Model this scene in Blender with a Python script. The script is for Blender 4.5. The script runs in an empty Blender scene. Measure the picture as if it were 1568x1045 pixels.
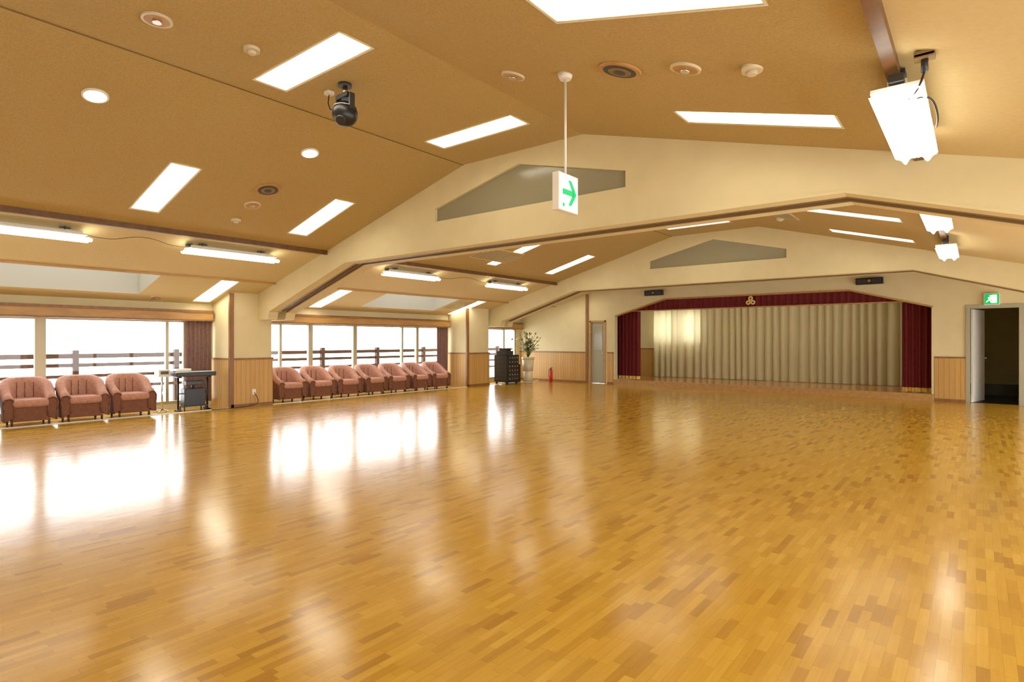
import bpy, bmesh, math, random
from mathutils import Vector, Matrix
random.seed(7)
S = bpy.context.scene
S.view_settings.view_transform = 'Standard'
S.view_settings.look = 'None'
PI = math.pi

# ------------------------------------------------------------------ materials
def nt(name):
    m = bpy.data.materials.new(name); m.use_nodes = True
    t = m.node_tree; b = t.nodes['Principled BSDF']
    return m, t, b
def mat(name, col, rough=0.5, metal=0.0, emit=0.0, ecol=None, noise=0.0, nscale=20.0, bump=0.0, spec=0.5, stretch=(1,1,1)):
    m, t, b = nt(name)
    b.inputs['Base Color'].default_value = (*col, 1)
    b.inputs['Roughness'].default_value = rough
    b.inputs['Metallic'].default_value = metal
    b.inputs['Specular IOR Level'].default_value = spec
    if emit > 0:
        b.inputs['Emission Color'].default_value = (*(ecol or col), 1)
        b.inputs['Emission Strength'].default_value = emit
    if noise > 0 or bump > 0:
        tc = t.nodes.new('ShaderNodeTexCoord'); mp = t.nodes.new('ShaderNodeMapping')
        mp.inputs['Scale'].default_value = stretch
        n = t.nodes.new('ShaderNodeTexNoise'); n.inputs['Scale'].default_value = nscale
        n.inputs['Detail'].default_value = 4
        t.links.new(tc.outputs['Object'], mp.inputs['Vector']); t.links.new(mp.outputs[0], n.inputs['Vector'])
        if noise > 0:
            r = t.nodes.new('ShaderNodeValToRGB')
            r.color_ramp.elements[0].position = 0.3; r.color_ramp.elements[1].position = 0.7
            r.color_ramp.elements[0].color = (*[c*(1-noise) for c in col], 1)
            r.color_ramp.elements[1].color = (*[min(1, c*(1+noise)) for c in col], 1)
            t.links.new(n.outputs['Fac'], r.inputs[0]); t.links.new(r.outputs[0], b.inputs['Base Color'])
        if bump > 0:
            bp = t.nodes.new('ShaderNodeBump'); bp.inputs['Strength'].default_value = bump
            bp.inputs['Distance'].default_value = 0.01
            t.links.new(n.outputs['Fac'], bp.inputs['Height']); t.links.new(bp.outputs[0], b.inputs['Normal'])
    return m
def mth(t, op, a, b=None):
    n = t.nodes.new('ShaderNodeMath'); n.operation = op
    for i, v in enumerate((a, b)):
        if v is None: continue
        if isinstance(v, (int, float)): n.inputs[i].default_value = v
        else: t.links.new(v, n.inputs[i])
    return n.outputs[0]

def parquet(name, W, L, cols, rough, along_y=True):
    m, t, b = nt(name)
    tc = t.nodes.new('ShaderNodeTexCoord'); sx = t.nodes.new('ShaderNodeSeparateXYZ')
    t.links.new(tc.outputs['Object'], sx.inputs[0])
    a, l = (sx.outputs[0], sx.outputs[1]) if along_y else (sx.outputs[1], sx.outputs[0])
    rx = mth(t, 'DIVIDE', a, W); row = mth(t, 'FLOOR', rx); fr = mth(t, 'FRACT', rx)
    wn = t.nodes.new('ShaderNodeTexWhiteNoise'); wn.noise_dimensions = '1D'
    t.links.new(row, wn.inputs['W'])
    ly = mth(t, 'ADD', mth(t, 'DIVIDE', l, L), mth(t, 'MULTIPLY', wn.outputs['Value'], 7.0))
    cell = mth(t, 'FLOOR', ly); fl = mth(t, 'FRACT', ly)
    cb = t.nodes.new('ShaderNodeCombineXYZ'); t.links.new(row, cb.inputs[0]); t.links.new(cell, cb.inputs[1])
    w2 = t.nodes.new('ShaderNodeTexWhiteNoise'); w2.noise_dimensions = '2D'; t.links.new(cb.outputs[0], w2.inputs['Vector'])
    r = t.nodes.new('ShaderNodeValToRGB'); els = r.color_ramp.elements
    while len(els) < len(cols): els.new(0.5)
    for e, (p, c) in zip(els, cols): e.position = p; e.color = (*c, 1)
    t.links.new(w2.outputs['Value'], r.inputs[0])
    # grain
    mp = t.nodes.new('ShaderNodeMapping'); mp.inputs['Scale'].default_value = (60, 4, 1) if along_y else (4, 60, 1)
    t.links.new(tc.outputs['Object'], mp.inputs[0])
    n = t.nodes.new('ShaderNodeTexNoise'); n.inputs['Scale'].default_value = 1.0; n.inputs['Detail'].default_value = 5
    t.links.new(mp.outputs[0], n.inputs['Vector'])
    gr = mth(t, 'ADD', mth(t, 'MULTIPLY', n.outputs['Fac'], 0.30), 0.85)
    # joints
    j = mth(t, 'MAXIMUM', mth(t, 'LESS_THAN', fr, 0.03), mth(t, 'LESS_THAN', fl, 0.01))
    jm = mth(t, 'SUBTRACT', 1.0, mth(t, 'MULTIPLY', j, 0.3))
    f = mth(t, 'MULTIPLY', gr, jm)
    vm = t.nodes.new('ShaderNodeVectorMath'); vm.operation = 'SCALE'
    t.links.new(r.outputs[0], vm.inputs[0]); t.links.new(f, vm.inputs['Scale'])
    t.links.new(vm.outputs[0], b.inputs['Base Color'])
    # gloss variation
    n2 = t.nodes.new('ShaderNodeTexNoise'); n2.inputs['Scale'].default_value = 1.3; n2.inputs['Detail'].default_value = 3
    t.links.new(tc.outputs['Object'], n2.inputs['Vector'])
    rr = mth(t, 'ADD', mth(t, 'MULTIPLY', n2.outputs['Fac'], 0.06), rough - 0.03)
    t.links.new(rr, b.inputs['Roughness'])
    n3 = t.nodes.new('ShaderNodeTexNoise'); n3.inputs['Scale'].default_value = 5; n3.inputs['Detail'].default_value = 3
    t.links.new(tc.outputs['Object'], n3.inputs['Vector'])
    bp = t.nodes.new('ShaderNodeBump'); bp.inputs['Strength'].default_value = 0.09; bp.inputs['Distance'].default_value = 0.01
    t.links.new(n3.outputs['Fac'], bp.inputs['Height']); t.links.new(bp.outputs[0], b.inputs['Normal'])
    b.inputs['Specular IOR Level'].default_value = 0.75
    return m
def dado(name, base, groove=0.10):
    m, t, b = nt(name)
    tc = t.nodes.new('ShaderNodeTexCoord'); sx = t.nodes.new('ShaderNodeSeparateXYZ')
    t.links.new(tc.outputs['Object'], sx.inputs[0])
    s = mth(t, 'DIVIDE', mth(t, 'ADD', sx.outputs[0], sx.outputs[1]), groove)
    fr = mth(t, 'FRACT', s); idx = mth(t, 'FLOOR', s)
    wn = t.nodes.new('ShaderNodeTexWhiteNoise'); wn.noise_dimensions = '1D'; t.links.new(idx, wn.inputs['W'])
    g = mth(t, 'LESS_THAN', fr, 0.09)
    f = mth(t, 'MULTIPLY', mth(t, 'SUBTRACT', 1.0, mth(t, 'MULTIPLY', g, 0.4)), mth(t, 'ADD', 0.93, mth(t, 'MULTIPLY', wn.outputs['Value'], 0.12)))
    mp = t.nodes.new('ShaderNodeMapping'); mp.inputs['Scale'].default_value = (30, 30, 2.5)
    t.links.new(tc.outputs['Object'], mp.inputs[0])
    n = t.nodes.new('ShaderNodeTexNoise'); n.inputs['Scale'].default_value = 1; t.links.new(mp.outputs[0], n.inputs['Vector'])
    f = mth(t, 'MULTIPLY', f, mth(t, 'ADD', 0.88, mth(t, 'MULTIPLY', n.outputs['Fac'], 0.24)))
    vm = t.nodes.new('ShaderNodeVectorMath'); vm.operation = 'SCALE'; vm.inputs[0].default_value = base
    t.links.new(f, vm.inputs['Scale']); t.links.new(vm.outputs[0], b.inputs['Base Color'])
    b.inputs['Roughness'].default_value = 0.4
    return m

FLOOR = parquet('parquet_floor', 0.046, 0.23,
    [(0.0, (0.41, 0.205, 0.020)), (0.12, (0.49, 0.262, 0.026)), (0.3, (0.545, 0.305, 0.032)), (0.8, (0.58, 0.335, 0.038)), (1.0, (0.62, 0.37, 0.05))], 0.18)
STAGEF = parquet('stage_boards', 0.08, 1.2,
    [(0.0, (0.42, 0.18, 0.05)), (0.5, (0.52, 0.24, 0.07)), (1.0, (0.58, 0.28, 0.09))], 0.15, along_y=False)
CREAM = mat('cream_plaster', (0.75, 0.66, 0.40), 0.85, noise=0.03, nscale=3, bump=0.15)
TAN = mat('tan_textured_ceiling', (0.51, 0.375, 0.145), 0.9, noise=0.10, nscale=55, bump=0.5)
CREAMC = mat('cream_ceiling', (0.68, 0.55, 0.28), 0.85, noise=0.03, nscale=30, bump=0.2)
DADO = dado('tongue_groove_wood', (0.60, 0.36, 0.11))
WOOD = mat('brown_wood_trim', (0.28, 0.13, 0.04), 0.4, noise=0.2, nscale=12, stretch=(1, 1, 0.2))
OAK = mat('honey_wood', (0.50, 0.28, 0.09), 0.4, noise=0.15, nscale=12, stretch=(1, 0.2, 1))
DKWOOD = mat('dark_wood', (0.16, 0.07, 0.02), 0.4, noise=0.2, nscale=10)
RAILW = mat('railing_wood', (0.07, 0.028, 0.01), 0.6, noise=0.2, nscale=10)
TRACK = mat('brown_partition_track', (0.25, 0.16, 0.07), 0.4)
LINE = mat('seam_line', (0.2, 0.13, 0.04), 0.8)
ALU = mat('beige_aluminium_frame', (0.50, 0.44, 0.30), 0.4, 0.3)
WHITE = mat('white_paint', (0.85, 0.84, 0.80), 0.5)
GREYP = mat('grey_acrylic_panel', (0.33, 0.31, 0.21), 0.15)
BLACK = mat('black_plastic', (0.012, 0.012, 0.013), 0.35)
DGREY = mat('dark_grey_metal', (0.06, 0.06, 0.065), 0.4, 0.5)
CHROME = mat('chrome', (0.7, 0.7, 0.7), 0.15, 1.0)
GLOW = mat('recessed_lamp_diffuser', (1, 1, 1), 0.5, emit=8, ecol=(1.0, 0.94, 0.76))
GLOWT = mat('fluorescent_diffuser', (1, 1, 1), 0.5, emit=4.5, ecol=(1.0, 0.96, 0.84))
GLOWD = mat('downlight_bulb', (1, 1, 1), 0.5, emit=8, ecol=(1.0, 0.85, 0.6))
GLOWS = mat('stage_tube', (1, 1, 1), 0.5, emit=8, ecol=(1.0, 0.95, 0.80))
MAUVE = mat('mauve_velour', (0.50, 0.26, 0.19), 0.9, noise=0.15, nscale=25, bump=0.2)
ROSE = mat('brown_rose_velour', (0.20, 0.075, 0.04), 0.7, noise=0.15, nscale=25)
PURPLE = mat('plum_drape', (0.24, 0.14, 0.12), 0.9, noise=0.15, nscale=18)
RED = mat('crimson_velvet', (0.15, 0.006, 0.008), 0.8, noise=0.2, nscale=14)
GOLD = mat('gold_fringe', (0.75, 0.50, 0.12), 0.45, 0.3, noise=0.3, nscale=60)
GREEN = mat('exit_green', (0.0, 0.42, 0.13), 0.4, emit=0.6, ecol=(0.0, 0.5, 0.16))
SIGNW = mat('sign_white', (0.9, 0.9, 0.85), 0.4, emit=0.7, ecol=(1, 1, 0.92))
OLIVE = mat('olive_corridor', (0.48, 0.43, 0.20), 0.8, noise=0.05, nscale=4)
DOORG = mat('grey_green_door', (0.40, 0.39, 0.29), 0.4)
FIRE = mat('extinguisher_red', (0.6, 0.02, 0.01), 0.3)
LEAF = mat('leaf_green', (0.07, 0.16, 0.03), 0.5, noise=0.3, nscale=20)
PETAL = mat('pale_petals', (0.8, 0.62, 0.50), 0.7)
CRESTM = mat('crest_ivory_gold', (0.85, 0.66, 0.30), 0.5)
POT = mat('white_ceramic', (0.72, 0.64, 0.46), 0.25)
DECK = mat('pale_deck', (0.75, 0.73, 0.68), 0.8, noise=0.05, nscale=3)
VALW = mat('skylight_well', (0.66, 0.66, 0.58), 0.7)

# translucent backdrop curtain
m, t, b = nt('cream_curtain'); b.inputs['Base Color'].default_value = (0.72, 0.64, 0.40, 1); b.inputs['Roughness'].default_value = 0.9
tr = t.nodes.new('ShaderNodeBsdfTranslucent'); tr.inputs[0].default_value = (0.8, 0.74, 0.5, 1)
mx = t.nodes.new('ShaderNodeMixShader'); mx.inputs[0].default_value = 0.27
out = t.nodes['Material Output']
t.links.new(b.outputs[0], mx.inputs[1]); t.links.new(tr.outputs[0], mx.inputs[2]); t.links.new(mx.outputs[0], out.inputs[0])
CURT = m
def glass(name, col):
    m, t, b = nt(name); t.nodes.remove(b)
    tp = t.nodes.new('ShaderNodeBsdfTransparent'); tp.inputs[0].default_value = (*col, 1)
    gl = t.nodes.new('ShaderNodeBsdfGlossy'); gl.inputs['Roughness'].default_value = 0.02
    mx = t.nodes.new('ShaderNodeMixShader'); mx.inputs[0].default_value = 0.04
    t.links.new(tp.outputs[0], mx.inputs[1]); t.links.new(gl.outputs[0], mx.inputs[2])
    t.links.new(mx.outputs[0], t.nodes['Material Output'].inputs[0])
    return m
GLASS = glass('window_glass', (0.98, 0.99, 0.98))
FROST = glass('tinted_skylight_glass', (0.22, 0.22, 0.215))

# ------------------------------------------------------------------ mesh builder
class M:
    def __init__(s): s.bm = bmesh.new(); s.mats = []
    def mi(s, m):
        if m not in s.mats: s.mats.append(m)
        return s.mats.index(m)
    def face(s, pts, m, smooth=False):
        vs = [s.bm.verts.new(p) for p in pts]
        try: f = s.bm.faces.new(vs)
        except ValueError: return
        f.material_index = s.mi(m); f.smooth = smooth; return f
    def box(s, x0, x1, y0, y1, z0, z1, m, bev=0.0):
        x0, x1 = sorted((x0, x1)); y0, y1 = sorted((y0, y1)); z0, z1 = sorted((z0, z1))
        r = bmesh.ops.create_cube(s.bm, size=1.0)
        vs = r['verts']
        for v in vs:
            v.co = Vector((x0 if v.co.x < 0 else x1, y0 if v.co.y < 0 else y1, z0 if v.co.z < 0 else z1))
        fs = set(f for v in vs for f in v.link_faces); i = s.mi(m)
        for f in fs: f.material_index = i
        if bev > 0:
            es = set(e for v in vs for e in v.link_edges)
            r2 = bmesh.ops.bevel(s.bm, geom=list(es), offset=bev, segments=3, profile=0.5, affect='EDGES')
            for f in r2['faces']: f.material_index = i; f.smooth = True
        return s
    def prism(s, poly, axis, lo, hi, m):
        def P(a, b, c):
            return {'y': (a, c, b), 'x': (c, a, b), 'z': (a, b, c)}[axis]
        n = len(poly)
        A = [s.bm.verts.new(P(a, b, lo)) for a, b in poly]; B = [s.bm.verts.new(P(a, b, hi)) for a, b in poly]
        fs = [s.bm.faces.new(A), s.bm.faces.new(B[::-1])]
        for i in range(n):
            j = (i+1) % n; fs.append(s.bm.faces.new([A[j], A[i], B[i], B[j]]))
        k = s.mi(m)
        for f in fs: f.material_index = k
        bmesh.ops.recalc_face_normals(s.bm, faces=fs)
        return s
    def cyl(s, p0, p1, r, m, n=16, r2=None):
        p0 = Vector(p0); p1 = Vector(p1); r2 = r if r2 is None else r2
        d = (p1-p0).normalized(); a = d.orthogonal().normalized(); b2 = d.cross(a)
        A = []; B = []
        for i in range(n):
            c = math.cos(2*PI*i/n); q = math.sin(2*PI*i/n)
            A.append(s.bm.verts.new(p0+(a*c+b2*q)*r)); B.append(s.bm.verts.new(p1+(a*c+b2*q)*r2))
        k = s.mi(m)
        fs = [s.bm.faces.new(A[::-1]), s.bm.faces.new(B)]
        for i in range(n):
            f = s.bm.faces.new([A[i], A[(i+1) % n], B[(i+1) % n], B[i]]); f.smooth = True; fs.append(f)
        for f in fs: f.material_index = k
        return s
    def ball(s, c, r, m, sc=(1, 1, 1), n=16):
        mt = Matrix.Translation(c) @ Matrix.Diagonal((*sc, 1))
        rr = bmesh.ops.create_uvsphere(s.bm, u_segments=n, v_segments=max(6, n//2), radius=r, matrix=mt)
        k = s.mi(m)
        for f in set(f for v in rr['verts'] for f in v.link_faces): f.material_index = k; f.smooth = True
        return s
    def tube(s, pts, r, m, n=8):
        for a, b in zip(pts[:-1], pts[1:]): s.cyl(a, b, r, m, n)
        return s
    def sheet(s, rows, m, smooth=True):
        V = [[s.bm.verts.new(p) for p in row] for row in rows]; k = s.mi(m)
        for i in range(len(V)-1):
            for j in range(len(V[0])-1):
                f = s.bm.faces.new([V[i][j], V[i][j+1], V[i+1][j+1], V[i+1][j]]); f.material_index = k; f.smooth = smooth
        return s
    def build(s, name, parent=None, loc=(0, 0, 0), rot=(0, 0, 0)):
        me = bpy.data.meshes.new(name); s.bm.to_mesh(me); s.bm.free()
        for m in s.mats: me.materials.append(m)
        o = bpy.data.objects.new(name, me); S.collection.objects.link(o)
        o.location = loc; o.rotation_euler = rot
        if parent: o.parent = parent
        return o
def dup(o, loc, rot=None):
    n = bpy.data.objects.new(o.name.split('.')[0], o.data); S.collection.objects.link(n)
    n.location = loc
    n.rotation_euler = rot if rot is not None else o.rotation_euler
    return n

# ------------------------------------------------------------------ room dims (metres)
CX = -5.0
XL, XR = -12.95, 2.95          # window walls
PL, PR = -12.13, 2.13          # pier faces
Y0, Y1 = -3.5, 16.7
def zc(x):
    a = abs(x-CX)
    return 4.06 if a <= 1.05 else 4.06-0.27*(a-1.05)

# floor
M().box(XL-0.1, XR+0.1, Y0-0.1, Y1+0.1, -0.12, 0, FLOOR).build('floor')
b = M()
for a0, a1 in ((Y0, 5.8), (6.7, 13.0), (14.0, Y1)):
    b.box(PL-0.02, PL+0.03, a0, a1, 0, 0.012, WHITE)
b.build('trim_threshold')

# ceiling with real cut-outs
light_rects = []
for yr in (-1.6, 0.8, 3.15, 5.5, 8.2, 10.6, 13.0):
    for (xa, xb) in ((-12.8, -11.5), (-9.1, -7.75), (-5.72, -4.28), (-2.25, -0.9), (1.5, 2.8)):
        if yr in (3.15, 0.8, 10.6, -1.6) and (xa < -12 or xa > 1): continue
        light_rects.append((xa, xb, yr-0.17, yr+0.17))
light_rects.append((-11.1, -9.8, 15.7, 16.04))
sky_rects = [(-12.55, -11.48, 1.2, 4.25), (-12.55, -11.48, 9.4, 12.0), (1.48, 2.55, 1.2, 4.25), (1.48, 2.55, 9.4, 12.0)]
holes = light_rects+sky_rects
xs = sorted(set([XL-0.1, XR+0.1, -6.05, -3.95, -9.6, -0.4]+[h[0] for h in holes]+[h[1] for h in holes]))
ys = sorted(set([Y0-0.1, Y1+0.05]+[h[2] for h in holes]+[h[3] for h in holes]))
b = M()
for i in range(len(xs)-1):
    for j in range(len(ys)-1):
        cx = (xs[i]+xs[i+1])/2; cy = (ys[j]+ys[j+1])/2
        if any(h[0] < cx < h[1] and h[2] < cy < h[3] for h in holes): continue
        mm = TAN if -9.6 < cx < -0.4 else CREAMC
        xa, xb, ya, yb = xs[i], xs[i+1], ys[j], ys[j+1]
        b.face([(xa, ya, zc(xa)), (xa, yb, zc(xa)), (xb, yb, zc(xb)), (xb, ya, zc(xb))], mm)
b.build('ceiling')
for (xa, xb, ya, yb) in light_rects:
    b = M(); h = 0.07
    za, zb = zc(xa), zc(xb)
    b.face([(xa, ya, za+h), (xa, yb, za+h), (xb, yb, zb+h), (xb, ya, zb+h)], GLOW)
    b.face([(xa, ya, za), (xa, ya, za+h), (xb, ya, zb+h), (xb, ya, zb)], WHITE)
    b.face([(xa, yb, za), (xa, yb, za+h), (xb, yb, zb+h), (xb, yb, zb)], WHITE)
    b.face([(xa, ya, za), (xa, yb, za), (xa, yb, za+h), (xa, ya, za+h)], WHITE)
    b.face([(xb, ya, zb), (xb, yb, zb), (xb, yb, zb+h), (xb, ya, zb+h)], WHITE)
    for (p, q, r_, s_) in ((xa-0.02, xb+0.02, ya-0.02, ya), (xa-0.02, xb+0.02, yb, yb+0.02), (xa-0.02, xa, ya, yb), (xb, xb+0.02, ya, yb)):
        z1, z2 = zc(p), zc(q)
        v = [(p, r_, z1-0.008), (p, s_, z1-0.008), (q, s_, z2-0.008), (q, r_, z2-0.008)]
        b.face(v, WHITE)
    b.build('recessed_ceiling_light')
for k, (xa, xb, ya, yb) in enumerate(sky_rects):
    b = M(); h = 0.75
    za, zb = zc(xa), zc(xb); T = max(za, zb)+h
    b.face([(xa, ya, za), (xa, ya, T), (xb, ya, T), (xb, ya, zb)], VALW)
    b.face([(xa, yb, za), (xa, yb, T), (xb, yb, T), (xb, yb, zb)], VALW)
    b.face([(xa, ya, za), (xa, yb, za), (xa, yb, T), (xa, ya, T)], VALW)
    b.face([(xb, ya, zb), (xb, yb, zb), (xb, yb, T), (xb, ya, T)], VALW)
    b.face([(xa, ya, T), (xa, yb, T), (xb, yb, T), (xb, ya, T)], FROST)
    b.build('skylight_window_%d' % (k+1))

# ceiling seams and timber strips
b = M()
b.box(-6.05-0.004, -6.05+0.004, Y0, Y1, 4.052, 4.062, LINE)
b.build('trim_seams')
segs = ((Y0, 6.4), (7.1, 14.1), (14.7, Y1))
b = M()
for a0, a1 in segs:
    for x, w in ((-9.6, 0.035), (-0.4, 0.035)):
        b.box(x-w, x+w, a0, a1, zc(x)-0.07, zc(x)+0.012, DKWOOD)
    for x in (-11.42, 1.42):
        b.box(x-0.02, x+0.02, a0, a1, zc(x)-0.03, zc(x)+0.004, OAK)
b.build('trim_ceiling_strips')

# cross beams
BZ = 2.865
def beam(y, name):
    b = M()
    pan = [(-6.66, 3.28), (-6.66, 3.48), (CX, 3.88), (-3.34, 3.48), (-3.34, 3.28)]
    L1 = [(PL-0.8, 1.86), (-11.75, 1.86), (-11.68, 2.05), (-9.0, BZ), (-6.66, BZ), (-6.66, zc(-6.66)+.01), (PL-0.8, zc(PL-0.8)+.01)]
    R1 = [(2*CX-x, z) for x, z in L1]
    midlow = [(-6.66, BZ), (-3.34, BZ), (-3.34, 3.28), (-6.66, 3.28)]
    ml = [(-6.66, 3.48), (CX, 3.88), (CX, 4.07), (-6.05, 4.07), (-6.66, zc(-6.66)+.01)]
    mr = [(2*CX-x, z) for x, z in ml]
    for p in (L1, R1, midlow, ml, mr): b.prism(p, 'y', y, y+0.22, CREAM)
    for p in (L1, R1, midlow, ml, mr): b.prism(p, 'y', y+0.40, y+0.62, CREAM)
    b.prism(pan, 'y', y+0.05, y+0.09, GREYP)
    def strip(ya, yb, dz0, dz1, m):
        pts = [(-11.68, 2.05), (-9.0, BZ), (-1.0, BZ), (1.68, 2.05)]
        for (xa, za), (xb, zb) in zip(pts[:-1], pts[1:]):
            b.prism([(xa, za+dz0), (xb, zb+dz0), (xb, zb+dz1), (xa, za+dz1)], 'y', ya, yb, m)
    strip(y+0.22, y+0.40, 0.02, 0.06, OAK)
    strip(y+0.29, y+0.33, -0.005, 0.03, DGREY)
    strip(y-0.012, y+0.22, -0.03, 0.0, CREAM)
    strip(y+0.195, y+0.23, -0.037, 0.0, TRACK)
    strip(y+0.40, y+0.64, -0.03, 0.0, CREAM)
    strip(y+0.39, y+0.42, -0.037, 0.0, TRACK)
    return b.build(name)
beam(6.4, 'beam_cross')
beam(14.1, 'beam_cross')

# ---- long side walls with piers
def side(sgn):
    side_n = 'left' if sgn < 0 else 'right'
    X = XL if sgn < 0 else XR; P = PL if sgn < 0 else PR
    o = -1 if sgn < 0 else 1      # outward
    b = M()
    b.box(X, X+o*0.15, Y0-0.1, Y1+0.1, 1.84, zc(X)+0.05, CREAM)        # header
    b.box(X, X+o*0.15, Y0-0.1, Y1+0.1, -0.1, 0.10, CREAM)              # sill
    for (a0, a1) in ((5.8, 6.7), (13.0, 14.0)):
        poly = [(X+o*0.15, 0), (P, 0), (P, zc(P)+.005), (X+o*0.15, zc(X)+.005)]
        b.prism(poly, 'y', a0, a1, CREAM)
    b.box(X, X+o*0.15, 16.45, Y1+0.1, 0, 1.9, CREAM)
    b.build('wall_'+side_n)
    # dado, posts on piers
    b = M()
    for (a0, a1) in ((5.8, 6.7), (13.0, 14.0)):
        b.box(P, P-o*0.02, a0-0.02, a1+0.02, 0.0, 1.0, DADO)
        b.box(P, X, a0-0.02, a0, 0.0, 1.0, DADO)
        b.box(P, X, a1, a1+0.02, 0.0, 1.0, DADO)
        b.box(P+o*0.01, P-o*0.035, a0-0.03, a1+0.03, 1.0, 1.04, WOOD)
        b.box(P, X, a0-0.03, a0, 1.0, 1.04, WOOD)
        b.box(P+o*0.02, P-o*0.03, a0-0.035, a0+0.06, 0.0, zc(P)-0.02, WOOD)
        b.box(P, P-o*0.03, a0, a1+.02, 0.0, 0.07, WOOD)
    b.build('trim_%s_dado' % side_n)
    b = M()
    for (a0, a1) in ((Y0, 5.76), (6.73, 12.96), (14.03, 16.68)):
        b.box(X-o*0.002, X-o*0.14, a0, a1, 1.84, 2.0, OAK)
        b.box(X-o*0.002, X-o*0.16, a0, a1, 2.0, 2.05, WOOD)
        b.box(X-o*0.002, X-o*0.16, a0, a1, 1.82, 1.85, WOOD)
    b.build('trim_%s_pelmet' % side_n)
side(-1); side(1)
def window(k, X, o, y0, y1, mull):
    b = M()
    b.box(X+o*0.02, X+o*0.10, y0, y0+0.06, 0.10, 1.84, ALU)
    b.box(X+o*0.02, X+o*0.10, y1-0.06, y1, 0.10, 1.84, ALU)
    b.box(X+o*0.02, X+o*0.10, y0, y1, 1.79, 1.84, ALU)
    b.box(X+o*0.02, X+o*0.10, y0, y1, 0.10, 0.16, ALU)
    for (ym, w) in mull:
        b.box(X+o*0.02, X+o*0.10, ym-w, ym+w, 0.16, 1.79, ALU)
    xg = X+o*0.058
    b.face([(xg, y0+.05, .14), (xg, y1-.05, .14), (xg, y1-.05, 1.80), (xg, y0+.05, 1.80)], GLASS)
    b.build('window_%d' % k)
window(1, XL, -1, Y0, 5.8, [(-1.2, .04), (0.2, .04), (1.5, .05), (2.84, .08), (4.91, .03), (5.25, .03)])
window(2, XL, -1, 6.7, 13.0, [(7.4, .03), (8.17, .03), (8.24, .02), (9.53, .06), (11.17, .03), (11.75, .05)])
window(3, XL, -1, 14.0, 16.45, [(14.9, .04), (15.8, .04)])
window(4, XR, 1, Y0, 5.8, [(-1.2, .04), (1.5, .05), (2.84, .08), (4.2, .03)])
window(5, XR, 1, 6.7, 13.0, [(8.17, .05), (9.53, .06), (11.17, .05)])
window(6, XR, 1, 14.0, 16.45, [(14.9, .04), (15.8, .04)])

# drapes tied in window corners
def drape(name, x, y0, y1, z0, z1, amp, pitch, m, axis='y', nz=2, sub=8):
    n = int(abs(y1-y0)/pitch*sub)+1; rows = []
    for k in range(nz+1):
        f = k/nz; z = z0+(z1-z0)*f; row = []
        for i in range(n+1):
            s = i/n; q = y0+(y1-y0)*s
            w = amp*math.sin(2*PI*(q-y0)/pitch)+amp*0.35*math.sin(2*PI*(q-y0)/pitch*0.37+1.3)
            if axis == 'y': row.append((x+w, q, z))
            else: row.append((q, x+w, z))
        rows.append(row)
    b = M(); b.sheet(rows, m)
    return b
for y0, y1 in ((5.22, 5.74), (6.76, 6.86), (12.45, 12.92), (14.08, 14.25)):
    drape('window_drape', XL+0.06, y0, y1, 0.12, 1.85, 0.022, 0.085, PURPLE).build('window_drape')

# back wall
b = M()
b.prism([(XL-.15, 0), (XL-.15, zc(XL)), (-6.05, 4.07), (-3.95, 4.07), (XR+.15, zc(XR)), (XR+.15, 0)], 'y', Y0-0.15, Y0, CREAM)
b.build('wall_back')
# far (stage) wall with proscenium opening and two doorways
b = M()
T = 0.15
b.prism([(XL-.15, 0), (-10.03, 0), (-10.03, zc(-10.03)+.02), (XL-.15, zc(XL)+.02)], 'y', Y1, Y1+T, CREAM)
b.prism([(-10.03, 2.07), (-9.42, 2.07), (-9.42, zc(-9.42)+.02), (-10.03, zc(-10.03)+.02)], 'y', Y1, Y1+T, CREAM)
b.prism([(-9.42, 0), (-9.1, 0), (-9.1, zc(-9.1)+.02), (-9.42, zc(-9.42)+.02)], 'y', Y1, Y1+T, CREAM)
b.prism([(-9.1, 2.2), (-7.4, 2.68), (-7.4, zc(-7.4)+.02), (-9.1, zc(-9.1)+.02)], 'y', Y1, Y1+T, CREAM)
b.prism([(-7.4, 2.68), (-2.5, 2.68), (-2.5, zc(-2.5)+.02), (-3.95, 4.08), (-6.05, 4.08), (-7.4, zc(-7.4)+.02)], 'y', Y1, Y1+T, CREAM)
b.prism([(-2.5, 2.68), (-0.79, 2.2), (-0.79, zc(-.79)+.02), (-2.5, zc(-2.5)+.02)], 'y', Y1, Y1+T, CREAM)
b.prism([(-0.79, 0), (-0.12, 0), (-0.12, zc(-.12)+.02), (-0.79, zc(-.79)+.02)], 'y', Y1, Y1+T, CREAM)
b.prism([(-0.12, 2.15), (0.75, 2.15), (0.75, zc(.75)+.02), (-0.12, zc(-.12)+.02)], 'y', Y1, Y1+T, CREAM)
b.prism([(0.75, 0), (XR+.15, 0), (XR+.15, zc(XR)+.02), (0.75, zc(.75)+.02)], 'y', Y1, Y1+T, CREAM)
b.build('wall_far')
b = M()
for x0, x1 in ((XL, -10.1), (-9.36, -9.14), (-0.75, -0.18), (0.82, XR)):
    b.box(x0, x1, Y1-0.02, Y1, 0, 1.0, DADO)
    b.box(x0, x1, Y1-0.035, Y1, 1.0, 1.04, WOOD)
    b.box(x0, x1, Y1-0.03, Y1, 0, 0.07, WOOD)
b.box(-10.16, -10.08, Y1-0.05, Y1, 0, zc(-10.1)-0.02, WOOD)
b.build('trim_far_dado')
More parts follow.
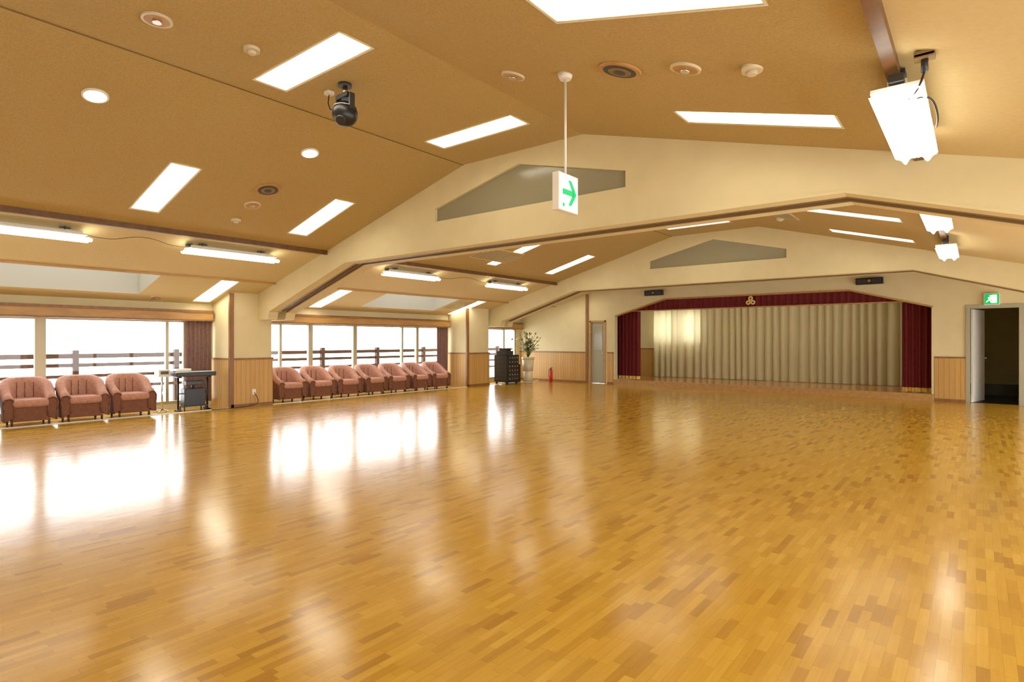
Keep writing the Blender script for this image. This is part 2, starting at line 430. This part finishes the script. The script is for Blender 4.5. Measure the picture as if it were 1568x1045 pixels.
# proscenium edge trim
b = M()
pts = [(-9.1, 0.15), (-9.1, 2.2), (-7.4, 2.68), (-2.5, 2.68), (-0.79, 2.2), (-0.79, 0.15)]
for (xa, za), (xb, zb) in zip(pts[:-1], pts[1:]):
    if xa == xb:
        b.box(xa-0.02, xa+0.02, Y1-0.02, Y1+T, za, zb, CREAM)
    else:
        b.prism([(xa, za-0.02), (xb, zb-0.02), (xb, zb+0.02), (xa, za+0.02)], 'y', Y1-0.02, Y1+T, OAK)
b.build('trim_proscenium')
# doors
b = M()
b.box(-10.03, -9.98, Y1-0.02, Y1+T, 0, 2.07, OAK); b.box(-9.47, -9.42, Y1-0.02, Y1+T, 0, 2.07, OAK)
b.box(-10.03, -9.42, Y1-0.02, Y1+T, 2.02, 2.07, OAK)
b.box(-9.98, -9.47, Y1+0.04, Y1+0.08, 0.01, 2.02, DOORG)
b.box(-9.88, -9.57, Y1+0.03, Y1+0.04, 1.1, 1.9, GREYP)
b.ball((-9.53, Y1+0.02, 1.0), 0.025, CHROME)
b.build('door_1')
b = M()
b.box(-0.18, -0.10, Y1-0.03, Y1+T, 0, 2.21, DOORG); b.box(0.73, 0.81, Y1-0.03, Y1+T, 0, 2.21, DOORG)
b.box(-0.10, 0.73, Y1-0.03, Y1+T, 2.13, 2.21, DOORG)
h = Vector((-0.09, Y1+T, 0)); e = Vector((0.12, Y1+T+0.80, 0)); d = (e-h).normalized(); n_ = Vector((d.y, -d.x, 0))*0.04
b.prism([(h.x, h.y), (e.x, e.y), (e.x+n_.x, e.y+n_.y), (h.x+n_.x, h.y+n_.y)], 'z', 0.01, 2.12, WHITE)
b.ball((e.x-0.0+n_.x*1.5, e.y-0.08, 1.0), 0.025, CHROME)
b.build('door_2')
b = M()
b.box(-0.32, -0.27, Y1+T, 19.4, 0, 2.5, OLIVE); b.box(1.8, 1.85, Y1+T, 19.4, 0, 2.5, OLIVE)
b.box(-0.32, 1.85, 19.4, 19.45, 0, 2.5, OLIVE); b.box(-0.32, 1.85, Y1+T, 19.45, 2.5, 2.55, OLIVE)
b.box(-0.32, 1.85, Y1+T, 19.45, -0.05, 0.0, BLACK); b.box(-0.27, 1.8, 19.38, 19.4, 0, 0.3, BLACK)
b.build('wall_corridor')

# ------------------------------------------------------------------ stage
SX0, SX1, SB = -9.9, -0.40, 19.4
b = M()
b.box(-9.1, -0.79, Y1-0.06, Y1+T, 0.0, 0.15, STAGEF)
b.box(SX0, SX1, Y1+T, SB, 0.0, 0.15, STAGEF)
b.box(-9.12, -0.77, Y1-0.09, Y1-0.02, 0.13, 0.165, OAK)
b.box(-9.1, -0.79, Y1-0.07, Y1-0.06, 0.0, 0.13, OAK)
b.build('stage_platform')
M().box(SX0-.1, SX0, Y1+T, SB, 0, 3.0, CREAM).build('wall_stage_left')
M().box(SX1, SX1+.07, Y1+T, SB, 0, 3.0, CREAM).build('wall_stage_right')
b = M()
W = [(-9.0, -8.2), (-8.0, -7.3)]
xs_ = [SX0-.1, -9.0, -8.2, -8.0, -7.3, SX1+.07]
for i in range(5):
    if i in (1, 3):
        b.box(xs_[i], xs_[i+1], SB, SB+.1, 0, 1.35, CREAM); b.box(xs_[i], xs_[i+1], SB, SB+.1, 2.4, 3.0, CREAM)
    else: b.box(xs_[i], xs_[i+1], SB, SB+.1, 0, 3.0, CREAM)
b.build('wall_stage_back')
M().box(SX0-.1, SX1+.07, Y1+T, SB+.1, 3.0, 3.05, CREAM).build('ceiling_stage')
b = M()
b.box(SX0, -8.9, SB-.02, SB, 0.15, 1.1, DADO); b.box(SX0, -8.9, SB-.035, SB, 1.1, 1.14, WOOD)
b.build('trim_stage_dado')
for k, (xa, xb) in enumerate(W):
    b = M()
    b.face([(xa, SB+.055, 1.35), (xb, SB+.055, 1.35), (xb, SB+.055, 2.4), (xa, SB+.055, 2.4)], GLASS)
    b.box(xa, xa+.04, SB+.03, SB+.08, 1.35, 2.4, ALU); b.box(xb-.04, xb, SB+.03, SB+.08, 1.35, 2.4, ALU)
    b.box(xa, xb, SB+.03, SB+.08, 1.35, 1.39, ALU); b.box(xa, xb, SB+.03, SB+.08, 2.36, 2.4, ALU)
    b.build('window_%d' % (7+k))
# deep pleated curtain: rounded folds with narrow creases
rows = []
x0c, x1c = -8.94, -1.2; n = 900
for z in (0.16, 1.4, 2.75):
    row = []
    for i in range(n+1):
        q = x0c+(x1c-x0c)*i/n
        ph = (q-x0c)/0.235+0.22*math.sin(q*2.1)+0.12*math.sin(q*5.3+z*0.3)
        fold = abs(math.sin(PI*ph))**0.7
        row.append((q, SB-0.10-0.16*fold+0.02*math.sin(q*3.1), z))
    rows.append(row)
b = M(); b.sheet(rows, CURT)
b.box(-9.0, -1.0, SB-.2, SB-.16, 2.75, 2.79, DGREY)
b.build('stage_backdrop_curtain')
def redcurt(x0, x1):
    b = drape('', Y1+0.42, x0, x1, 0.27, 2.75, 0.04, 0.13, RED, axis='x')
    n = int((x1-x0)/0.13*8)
    rows = []
    for z in (0.17, 0.27):
        rows.append([(x0+(x1-x0)*i/n, Y1+0.41+0.04*math.sin(2*PI*((x1-x0)*i/n)/0.13), z) for i in range(n+1)])
    b.sheet(rows, GOLD)
    b.build('stage_side_curtain')
redcurt(-9.5, -8.42); redcurt(-1.42, -0.5)
b = drape('', Y1+0.28, -9.4, -0.55, 2.37, 2.8, 0.025, 0.16, RED, axis='x')
b.box(-9.4, -0.55, Y1+0.24, Y1+0.32, 2.34, 2.37, OAK)
b.build('stage_valance')
def crest(x, z, r):
    b = M()
    y = Y1+0.22
    for a in (90, 210, 330):
        cx_, cz_ = x+r*0.62*math.cos(math.radians(a)), z+r*0.62*math.sin(math.radians(a))
        b.cyl((cx_, y, cz_), (cx_, y-0.015, cz_), r*0.54, CRESTM, 20)
        b.cyl((cx_, y-.015, cz_), (cx_, y-0.018, cz_), r*0.2, RED, 16)
    b.cyl((x, y+.03, z), (x, y-0.02, z), r*0.25, GOLD, 14)
    b.build('stage_crest')
crest(-4.94, 2.52, 0.12)
b = M()
b.box(-8.5, -1.4, Y1+0.75, Y1+0.87, 2.87, 2.998, WHITE); b.box(-8.5, -1.4, Y1+0.73, Y1+0.89, 2.82, 2.87, GLOWS)
b.build('stage_border_light')

# speakers over the stage
for x in (-7.7, -2.04):
    b = M()
    b.box(x-0.29, x+0.29, Y1-0.17, Y1-0.03, 2.79, 2.95, BLACK, 0.012)
    b.box(x-0.25, x-0.05, Y1-0.175, Y1-0.17, 2.82, 2.92, DGREY); b.box(x+0.05, x+0.25, Y1-0.175, Y1-0.17, 2.82, 2.92, DGREY)
    b.cyl((x, Y1-0.175, 2.87), (x, Y1-.18, 2.87), 0.035, CHROME)
    b.box(x-0.05, x+0.05, Y1-0.03, Y1, 2.82, 2.90, DGREY)
    b.build('wall_speaker')

# wall exit sign
b = M(); x, z = 0.27, 2.33
b.box(x-0.14, x+0.14, Y1-0.08, Y1, z-0.13, z+0.13, WHITE, 0.008)
b.box(x-0.125, x+0.125, Y1-0.084, Y1-0.08, z-0.115, z+0.115, GREEN)
y = Y1-0.088
b.box(x+0.0, x+0.09, y, y+.004, z-0.09, z+0.09, SIGNW)
b.cyl((x-0.02, y+.002, z+.065), (x-0.02, y-.002, z+.065), 0.018, SIGNW, 12)
b.prism([(x-0.07, z+.03), (x-0.01, z+.045), (x+.01, z), (x-.02, z-.02), (x+.02, z-.09), (x-.01, z-.09), (x-.04, z-.03), (x-.09, z-.08), (x-.1, z-.06), (x-.05, z-.01)], 'y', y-.002, y+.002, SIGNW)
b.build('wall_exit_sign')
# hanging exit sign (panel faces +X)
b = M(); x, y, z = -2.83, 4.3, 2.70
top = zc(x)
b.cyl((x, y, top), (x, y, top-0.05), 0.07, WHITE, 20, r2=0.05)
b.cyl((x, y, z+0.16), (x, y, top-0.04), 0.011, WHITE, 10)
b.box(x-0.035, x+0.035, y-0.155, y+0.155, z-0.165, z+0.165, WHITE, 0.006)
X_ = x+0.037
b.box(X_-.002, X_, y-0.14, y+0.14, z-0.15, z+0.15, SIGNW)
def aprism(poly): b.prism([(y+p, z+q) for p, q in poly], 'x', X_-.001, X_+.004, GREEN)
aprism([(-0.10, 0.024), (0.07, 0.024), (0.07, -0.024), (-0.10, -0.024)])
aprism([(-0.01, 0.11), (0.035, 0.11), (0.12, 0.0), (0.065, 0.0)])
aprism([(-0.01, -0.11), (0.035, -0.11), (0.12, 0.0), (0.065, 0.0)])
b.box(X_-.001, X_+.003, y-0.10, y-0.07, z-0.13, z-0.10, GREEN)
b.build('hanging_exit_sign')

# ------------------------------------------------------------------ suspended fluorescents
def fluor(x, y0, y1, drop=0.13):
    b = M(); zt = zc(x); z = zt-drop
    b.box(x-0.135, x+0.135, y0+0.02, y1-0.02, z+0.014, z+0.04, WHITE, 0.004)
    b.box(x-0.05, x+0.05, y0+0.05, y1-0.05, z+0.04, z+0.08, WHITE, 0.005)
    prof = []
    for i in range(41):
        s = -1+2*i/40
        prof.append((x+0.14*s, z-0.05*abs(math.sin(PI*s))-0.012*math.cos(PI*4*s)))
    rows = []
    n = 12
    for k in range(n+1):
        yy = y0+(y1-y0)*k/n
        sg = -1 if k == 0 else 1
        rows.append([(px, yy+(sg*0.05*abs(math.cos(PI*1.5*(px-x)/0.14)) if k in (0, n) else 0), pz) for px, pz in prof])
    b.sheet(rows, GLOWT)
    for yy in (y0+0.25, y1-0.25):
        b.cyl((x, yy, z+0.05), (x, yy, zt-0.002), 0.012, DGREY, 8)
        b.box(x-.03, x+.03, yy-.06, yy+.06, zt-0.03 if x < -5 else zt-.07, zt-0.002-(0.012 if x < -5 else .012), DGREY)
    b.box(x-0.04, x+0.04, y0-0.0, y0+0.08, z+0.05, z+0.10, DGREY, 0.005)
    b.build('fluorescent_fixture')
for y0 in (1.2, 4.05, 8.1, 11.5): fluor(-9.95, y0, y0+1.5)
for y0 in (1.2, 4.1, 8.0, 11.35): fluor(-0.37, y0, y0+1.5, 0.21)
# loose cables
def cable(name, pts, r=0.006):
    cu = bpy.data.curves.new(name, 'CURVE'); cu.dimensions = '3D'; cu.bevel_depth = r
    sp = cu.splines.new('NURBS'); sp.points.add(len(pts)-1)
    for p, q in zip(sp.points, pts): p.co = (*q, 1)
    sp.use_endpoint_u = True; sp.order_u = 3
    cu.materials.append(BLACK)
    o = bpy.data.objects.new(name, cu); S.collection.objects.link(o); return o
for x in (-9.95,):
    for ya, yb in ((2.6, 4.2), (9.5, 11.6)):
        z = zc(x)-0.06
        cable('ceiling_cable', [(x, ya, z), (x+.05, ya+.3, z-.10), (x+.12, (ya+yb)/2, z+.06), (x+.05, yb-.3, z-.08), (x, yb, z)], .004)
bx, by = -0.23, 4.08
zz = zc(bx)
cable('ceiling_cable', [(bx, by, zz-.10), (bx-.02, by+.0, zz-.2), (bx-.10, by+.05, zz-.24), (bx+.02, by+.25, zz-.16), (bx+.05, by+.5, zz-.24), (bx+.02, by+.8, zz-.2)])
b = M(); b.box(bx-0.05, bx+0.05, by-.04, by+.04, zz-0.04, zz-.014, TRACK, 0.004); b.box(bx-.05, bx+.05, by-.04, by+.04, zz-.03, zz+.0, TRACK); b.cyl((bx, by, zz-.03), (bx, by, zz-.11), 0.018, DGREY); b.build('ceiling_socket_box')

# ------------------------------------------------------------------ small ceiling items
def down(x, y, lit):
    b = M(); z = zc(x)
    n = Vector((0, 0, 1))
    if x < -6.05: n = Vector((-0.27, 0, 1)).normalized()
    if x > -3.95: n = Vector((0.27, 0, 1)).normalized()
    c = Vector((x, y, z))
    b.cyl(c-n*0.018, c+n*0.01, 0.115, POT if not lit else WHITE, 28)
    b.cyl(c-n*0.020, c-n*0.017, 0.095, GLOWD if lit else OAK, 24)
    if not lit: b.cyl(c-n*0.035, c-n*0.018, 0.035, CHROME, 14)
    b.build('ceiling_downlight')
for x, y, l in ((-6.84, 1.93, 1), (-6.79, 4.28, 1), (-5.28, 1.92, 0), (-3.42, 4.3, 0), (-1.7, 4.22, 0), (-8.4, 4.34, 0), (-12.6, 3.2, 0), (-12.5, 10, 0), (1.0, 12.5, 0), (-6.8, 11.8, 0)):
    if x == -12.6: x, y = -12.7, 3.2
    if x == -12.5: continue
    if x == -12.7: y = 4.6
    down(x, y, l)
def grille(x, y, r=0.17):
    b = M(); z = zc(x); n = Vector((math.copysign(0.27, x-CX), 0, 1)).normalized(); c = Vector((x, y, z))
    b.cyl(c-n*0.02, c+n*.01, r, OAK, 28, r2=r*1.05)
    for k in range(3): b.cyl(c-n*(0.024+0.004*k), c-n*0.02, r*(0.8-0.25*k), (DGREY, TRACK, DGREY)[k], 24)
    b.build('ceiling_air_diffuser')
grille(-2.25, 4.22); grille(-7.88, 4.3); grille(-7.0, 9.8)
def smoke(x, y):
    b = M(); z = zc(x)
    b.cyl((x, y, z+.015), (x, y, z-.03), 0.075, POT, 24, r2=0.07); b.cyl((x, y, z-.03), (x, y, z-.055), 0.045, POT, 20, r2=0.03)
    b.build('smoke_detector')
for p in ((-1.23, 4.25), (-8.94, 4.36), (-5.14, 2.65), (-3.0, 12.2)): smoke(*p)
def vent(x0, x1, y0, y1, name='ceiling_vent_grille'):
    b = M()
    za, zb = zc(x0), zc(x1)
    def sl(xa, xb, ya, yb, d, m):
        k = (zb-za)/(x1-x0); A = za+(xa-x0)*k; B = za+(xb-x0)*k
        b.prism([(xa, A-d), (xb, B-d), (xb, B+.01), (xa, A+.01)], 'y', ya, yb, m)
    sl(x0, x1, y0, y1, 0.012, CREAMC)
    n = int((y1-y0)/0.09)
    for i in range(n): sl(x0+.04, x1-.04, y0+.04+i*0.09, y0+.075+i*0.09, 0.018, GREYP)
    b.build(name)
vent(-8.9, -8.3, 9.6, 10.9); vent(-12.3, -11.6, 12.15, 12.8); vent(-6.0, -5.4, 9.7, 10.3); vent(-3.2, -2.6, 11.3, 12.0)

# black dome spotlight
b = M(); x, y = -5.1, 3.62; z = 4.06
b.cyl((x, y, z-.001), (x, y, z-0.03), 0.07, DGREY, 20)
b.cyl((x, y, z-.03), (x, y, z-0.12), 0.025, CHROME, 12)
b.box(x-0.10, x+0.10, y-0.05, y+0.05, z-0.16, z-0.11, BLACK, 0.01)
b.box(x-0.125, x-0.105, y-0.03, y+0.03, z-0.32, z-0.12, DGREY); b.box(x+0.105, x+0.125, y-0.03, y+0.03, z-0.32, z-0.12, DGREY)
b.ball((x, y, z-0.31), 0.13, BLACK, n=28)
b.cyl((x, y, z-0.24), (x, y, z-0.25), 0.122, CHROME, 28)
b.cyl((x+0.04, y-0.07, z-0.39), (x+0.055, y-0.09, z-0.42), 0.05, DGREY, 20)
b.box(x-0.32, x-0.24, y-0.04, y+0.04, z-0.04, z-.001, WHITE, 0.005)
b.tube([(x-.28, y, z-.04), (x-.3, y, z-.12), (x-.26, y, z-.2), (x-.18, y, z-.22), (x-.12, y, z-.16)], 0.006, BLACK)
b.build('ceiling_spotlight')

# ------------------------------------------------------------------ tub chair (front = +X)
def tub_chair():
    b = M()
    path = []
    R = 0.28; xb = -0.04; xf = 0.27
    for i in range(5): path.append((xf+(xb-xf)*i/5, -R, 1, 0))
    for i in range(17):
        a = -PI/2-PI*i/16
        path.append((xb+R*math.cos(a), R*math.sin(a), 0, a))
    for i in range(1, 6): path.append((xb+(xf-xb)*i/5, R, 1, 0))
    n = len(path); rows_o = []
    for i, (px, py, st, a) in enumerate(path):
        if st: nx, ny = 0.0, (-1 if py < 0 else 1)
        else: nx, ny = math.cos(a), math.sin(a)
        back = max(0.0, min(1.0, (0.20-px)/0.50)); bk = back*back*(3-2*back)
        H = 0.52+0.27*bk
        if i in (0, n-1): H -= 0.06
        th = 0.062
        lean = 0.05*bk
        sec = []
        for (o, z) in ((th*0.85, 0.08), (th, 0.25), (th+0.012, H-0.08), (th*0.8, H-0.02), (0.0, H), (-th*0.8, H-0.02), (-th-0.008, H-0.08), (-th, 0.35), (-th, 0.15)):
            l = lean*max(0, (z-0.3)/0.5)
            sec.append((px+nx*(o+l), py+ny*(o+l), z))
        rows_o.append(sec)
    V = [[b.bm.verts.new(p) for p in r] for r in rows_o]
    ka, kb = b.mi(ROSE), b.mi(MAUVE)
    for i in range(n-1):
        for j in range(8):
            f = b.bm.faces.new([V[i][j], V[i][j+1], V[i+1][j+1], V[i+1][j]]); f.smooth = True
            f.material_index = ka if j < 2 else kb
    for i in (0, n-1):
        f = b.bm.faces.new(V[i]); f.material_index = ka
    for r in (rows_o[0], rows_o[-1]):
        for p, q in zip(r[0:8], r[1:9]): b.cyl(p, q, 0.015, ROSE, 6)
    b.box(-0.28, 0.31, -0.235, 0.235, 0.31, 0.44, MAUVE, 0.05)
    b.box(-0.26, 0.26, -0.235, 0.235, 0.08, 0.33, ROSE, 0.01)
    for a in (PI-0.55, PI, PI+0.55):
        p = [(xb+(R-0.068)*math.cos(a), (R-0.068)*math.sin(a), z) for z in (0.44, 0.6, 0.7)]
        b.tube(p, 0.006, ROSE, 6)
    for sx in (-0.2, 0.23):
        for sy in (-0.24, 0.24):
            b.cyl((sx, sy, 0.10), (sx, sy, 0.04), 0.018, DKWOOD, 10)
            b.cyl((sx, sy-0.012, 0.026), (sx, sy+0.012, 0.026), 0.026, BLACK, 14)
    bmesh.ops.recalc_face_normals(b.bm, faces=b.bm.faces[:])
    return b
ys_ = [1.78, 2.55, 3.3, 4.05]+[7.25+0.78*i for i in range(7)]
ch = tub_chair().build('tub_chair', loc=(-12.40, ys_[0], 0))
for y in ys_[1:]:
    dup(ch, (-12.40+random.uniform(-.03, .03), y, 0), (0, 0, random.uniform(-.06, .06)))

# ------------------------------------------------------------------ keyboard
b = M(); x, y = -12.35, 5.15
for dy in (-0.28, 0.28):
    b.cyl((x-0.15, y+dy, 0.018), (x+0.15, y+dy, 0.018), 0.018, BLACK, 10)
    b.cyl((x, y+dy, 0.02), (x, y+dy, 0.68), 0.018, BLACK, 10)
    b.cyl((x-0.12, y+dy, 0.68), (x+0.16, y+dy, 0.68), 0.015, BLACK, 10)
b.cyl((x, y-.28, 0.35), (x, y+.28, 0.35), 0.012, DGREY, 8)
b.box(x-0.16, x+0.18, y-0.38, y+0.38, 0.695, 0.78, BLACK, 0.012)
b.box(x-0.14, x+0.02, y-0.36, y+0.36, 0.78, 0.80, DGREY)
for i in range(18): b.box(x+0.04, x+0.17, y-0.35+i*0.039, y-0.35+i*0.039+0.034, 0.78, 0.792, WHITE)
b.box(x-.1, x+.1, y-0.2, y+.2, 0.10, 0.45, BLACK, 0.01)
b.box(x-.08, x+.11, y-0.17, y+.17, 0.52, 0.60, DGREY, 0.01); b.cyl((x, y, .44), (x, y, .53), .03, DGREY)
b.box(x-.12, x+.05, y-0.33, y-.05, 0.80, 0.845, WHITE, 0.006)
b.box(x-.14, x+.14, y-0.24, y+.24, 0.09, 0.105, DGREY)
for dx in (-.1, .1):
    for dy in (-.2, .2): b.cyl((x+dx, y+dy, 0), (x+dx, y+dy, 0.1), 0.012, DGREY, 8)
b.build('keyboard_on_stand')
b = M(); x, y = -12.45, 4.62
b.box(x-0.17, x+0.17, y-0.13, y+0.13, 0.70, 0.72, WHITE, 0.004)
b.box(x-0.12, x+0.12, y-0.10, y+0.10, 0.72, 0.84, POT, 0.01)
b.box(x+0.12, x+0.125, y-0.07, y+0.07, 0.75, 0.81, DGREY)
b.cyl((x, y, 0.04), (x, y, 0.70), 0.018, CHROME, 12)
for a in range(4):
    c, s_ = math.cos(a*PI/2+.78), math.sin(a*PI/2+.78)
    b.cyl((x, y, 0.06), (x+.17*c, y+.17*s_, 0.012), 0.012, CHROME, 8)
b.build('side_stand')

# ------------------------------------------------------------------ audio rack
b = M(); x, y = -12.0, 14.75
b.box(x-.28, x+.28, y-.3, y+.3, 0.07, 0.95, BLACK, 0.01)
for i in range(6):
    z0_ = 0.12+i*0.135
    b.box(x+.28, x+.29, y-.26, y+.26, z0_, z0_+.12, DGREY)
    b.box(x-.24, x+.24, y-.305, y-.3, z0_, z0_+.12, DGREY)
    for k in range(4): b.cyl((x+.29, y-.2+k*.13, z0_+.06), (x+.305, y-.2+k*.13, z0_+.06), 0.018, CHROME, 10)
for dx in (-.22, .22):
    for dy in (-.24, .24): b.cyl((x+dx, y+dy-.02, .035), (x+dx, y+dy+.02, .035), .035, BLACK, 12); b.cyl((x+dx, y+dy, .04), (x+dx, y+dy, .08), .012, CHROME, 8)
b.box(x-.22, x+.2, y-.26, y+.1, 0.95, 1.08, DGREY, 0.008); b.box(x-.15, x+.15, y-.2, y+.05, 1.08, 1.16, BLACK, .006)
b.tube([(x, y+.2, .95), (x, y+.2, 1.35), (x+.1, y+.15, 1.45)], 0.01, CHROME)
b.ball((x+.12, y+.14, 1.46), 0.03, BLACK)
b.build('audio_rack')
b = M(); x, y = -12.3, 14.25+1.2
b.box(x-.2, x+.2, y-.18, y+.18, 0.0, 0.62, BLACK, 0.012)
b.cyl((x+.2, y, .2), (x+.21, y, .2), 0.13, DGREY, 24); b.cyl((x+.2, y, .46), (x+.21, y, .46), 0.06, DGREY, 20)
b.cyl((x, y-.18, .3), (x, y-.19, .3), 0.12, DGREY, 24)
b.build('floor_speaker')
# planter with flower arrangement
b = M(); x, y = -11.65, 15.45
prof = [(0.14, 0), (0.16, 0.05), (0.17, 0.4), (0.20, 0.78), (0.225, 0.84), (0.20, 0.86), (0.18, 0.82)]
for (r0, z0_), (r1, z1_) in zip(prof[:-1], prof[1:]): b.cyl((x, y, z0_), (x, y, z1_+0.0005), r0, POT, 28, r2=r1)
b.cyl((x, y, .80), (x, y, .84), .18, DKWOOD, 20)
for i in range(46):
    a = random.uniform(0, 2*PI); sp = random.uniform(.05, .42); H = random.uniform(.3, .85)*(1-.4*sp)
    p0 = Vector((x, y, .84)); p2 = Vector((x+sp*math.cos(a), y+sp*math.sin(a), .84+H)); p1 = (p0+p2)/2+Vector((0, 0, .08))
    b.tube([p0, p1, p2], 0.005, LEAF, 5)
    w = Vector((-math.sin(a), math.cos(a), 0))*.035; d = (p2-p1).normalized()*.14
    for q in (p1, p2):
        b.face([q-w*.2, q+d*.5-w, q+d+Vector((0, 0, -.03)), q+d*.5+w], LEAF, True)
        b.face([q, q+w*2.6+Vector((0, 0, .03)), q+w*3.4+d*.5, q+w*1.2+d*.4], LEAF, True)
    if i % 2 == 0: b.ball(p2, random.uniform(.025, .05), PETAL, n=8)
b.build('flower_arrangement_planter')
b = M(); x, y = -11.35, 16.35
b.cyl((x, y, 0), (x, y, .38), .06, FIRE, 20); b.ball((x, y, .38), .06, FIRE, n=16)
b.cyl((x, y, .42), (x, y, .48), .018, BLACK, 10); b.box(x-.02, x+.06, y-.01, y+.01, .47, .49, BLACK)
b.tube([(x, y, .46), (x-.08, y, .42), (x-.08, y, .15)], .01, BLACK)
b.build('fire_extinguisher')

# ------------------------------------------------------------------ outside
M().box(-16.5, XL-0.15, -6, 19, -0.2, -0.1, DECK).build('ground_deck')
b = M()
xr = -13.75
for z0_, z1_ in ((1.06, 1.15), (0.89, 0.96), (0.68, 0.74), (0.45, 0.51)):
    b.box(xr-.03, xr+.03, -5, 18, z0_, z1_, RAILW)
for i in range(12):
    yy = 3.55-3*1.83+i*1.83
    b.box(xr-.05, xr+.05, yy-.05, yy+.05, -0.1, 1.22, RAILW)
b.build('balcony_railing')
b = M(); b.box(PL+.02, PL+.035, 6.25, 6.33, .25, .37, WHITE, .003); b.build('wall_outlet')
cable('floor_cable', [(PL+.04, 6.29, .3), (PL+.1, 6.4, .1), (PL+.15, 6.2, .02), (PL+.1, 5.7, .01), (PL+.05, 5.4, .01)], .007)

# ------------------------------------------------------------------ world, camera
w = bpy.data.worlds.new('sky'); S.world = w; w.use_nodes = True
bg = w.node_tree.nodes['Background']; bg.inputs[0].default_value = (0.98, 0.98, 1.0, 1); bg.inputs[1].default_value = 7.5
cam = bpy.data.cameras.new('camera'); cam.lens = 890/1568*36; cam.sensor_width = 36
co = bpy.data.objects.new('camera', cam); S.collection.objects.link(co)
co.location = (0, 0, 1.4); co.rotation_euler = (PI/2, 0, math.radians(38.6))
cam.clip_end = 200
S.camera = co
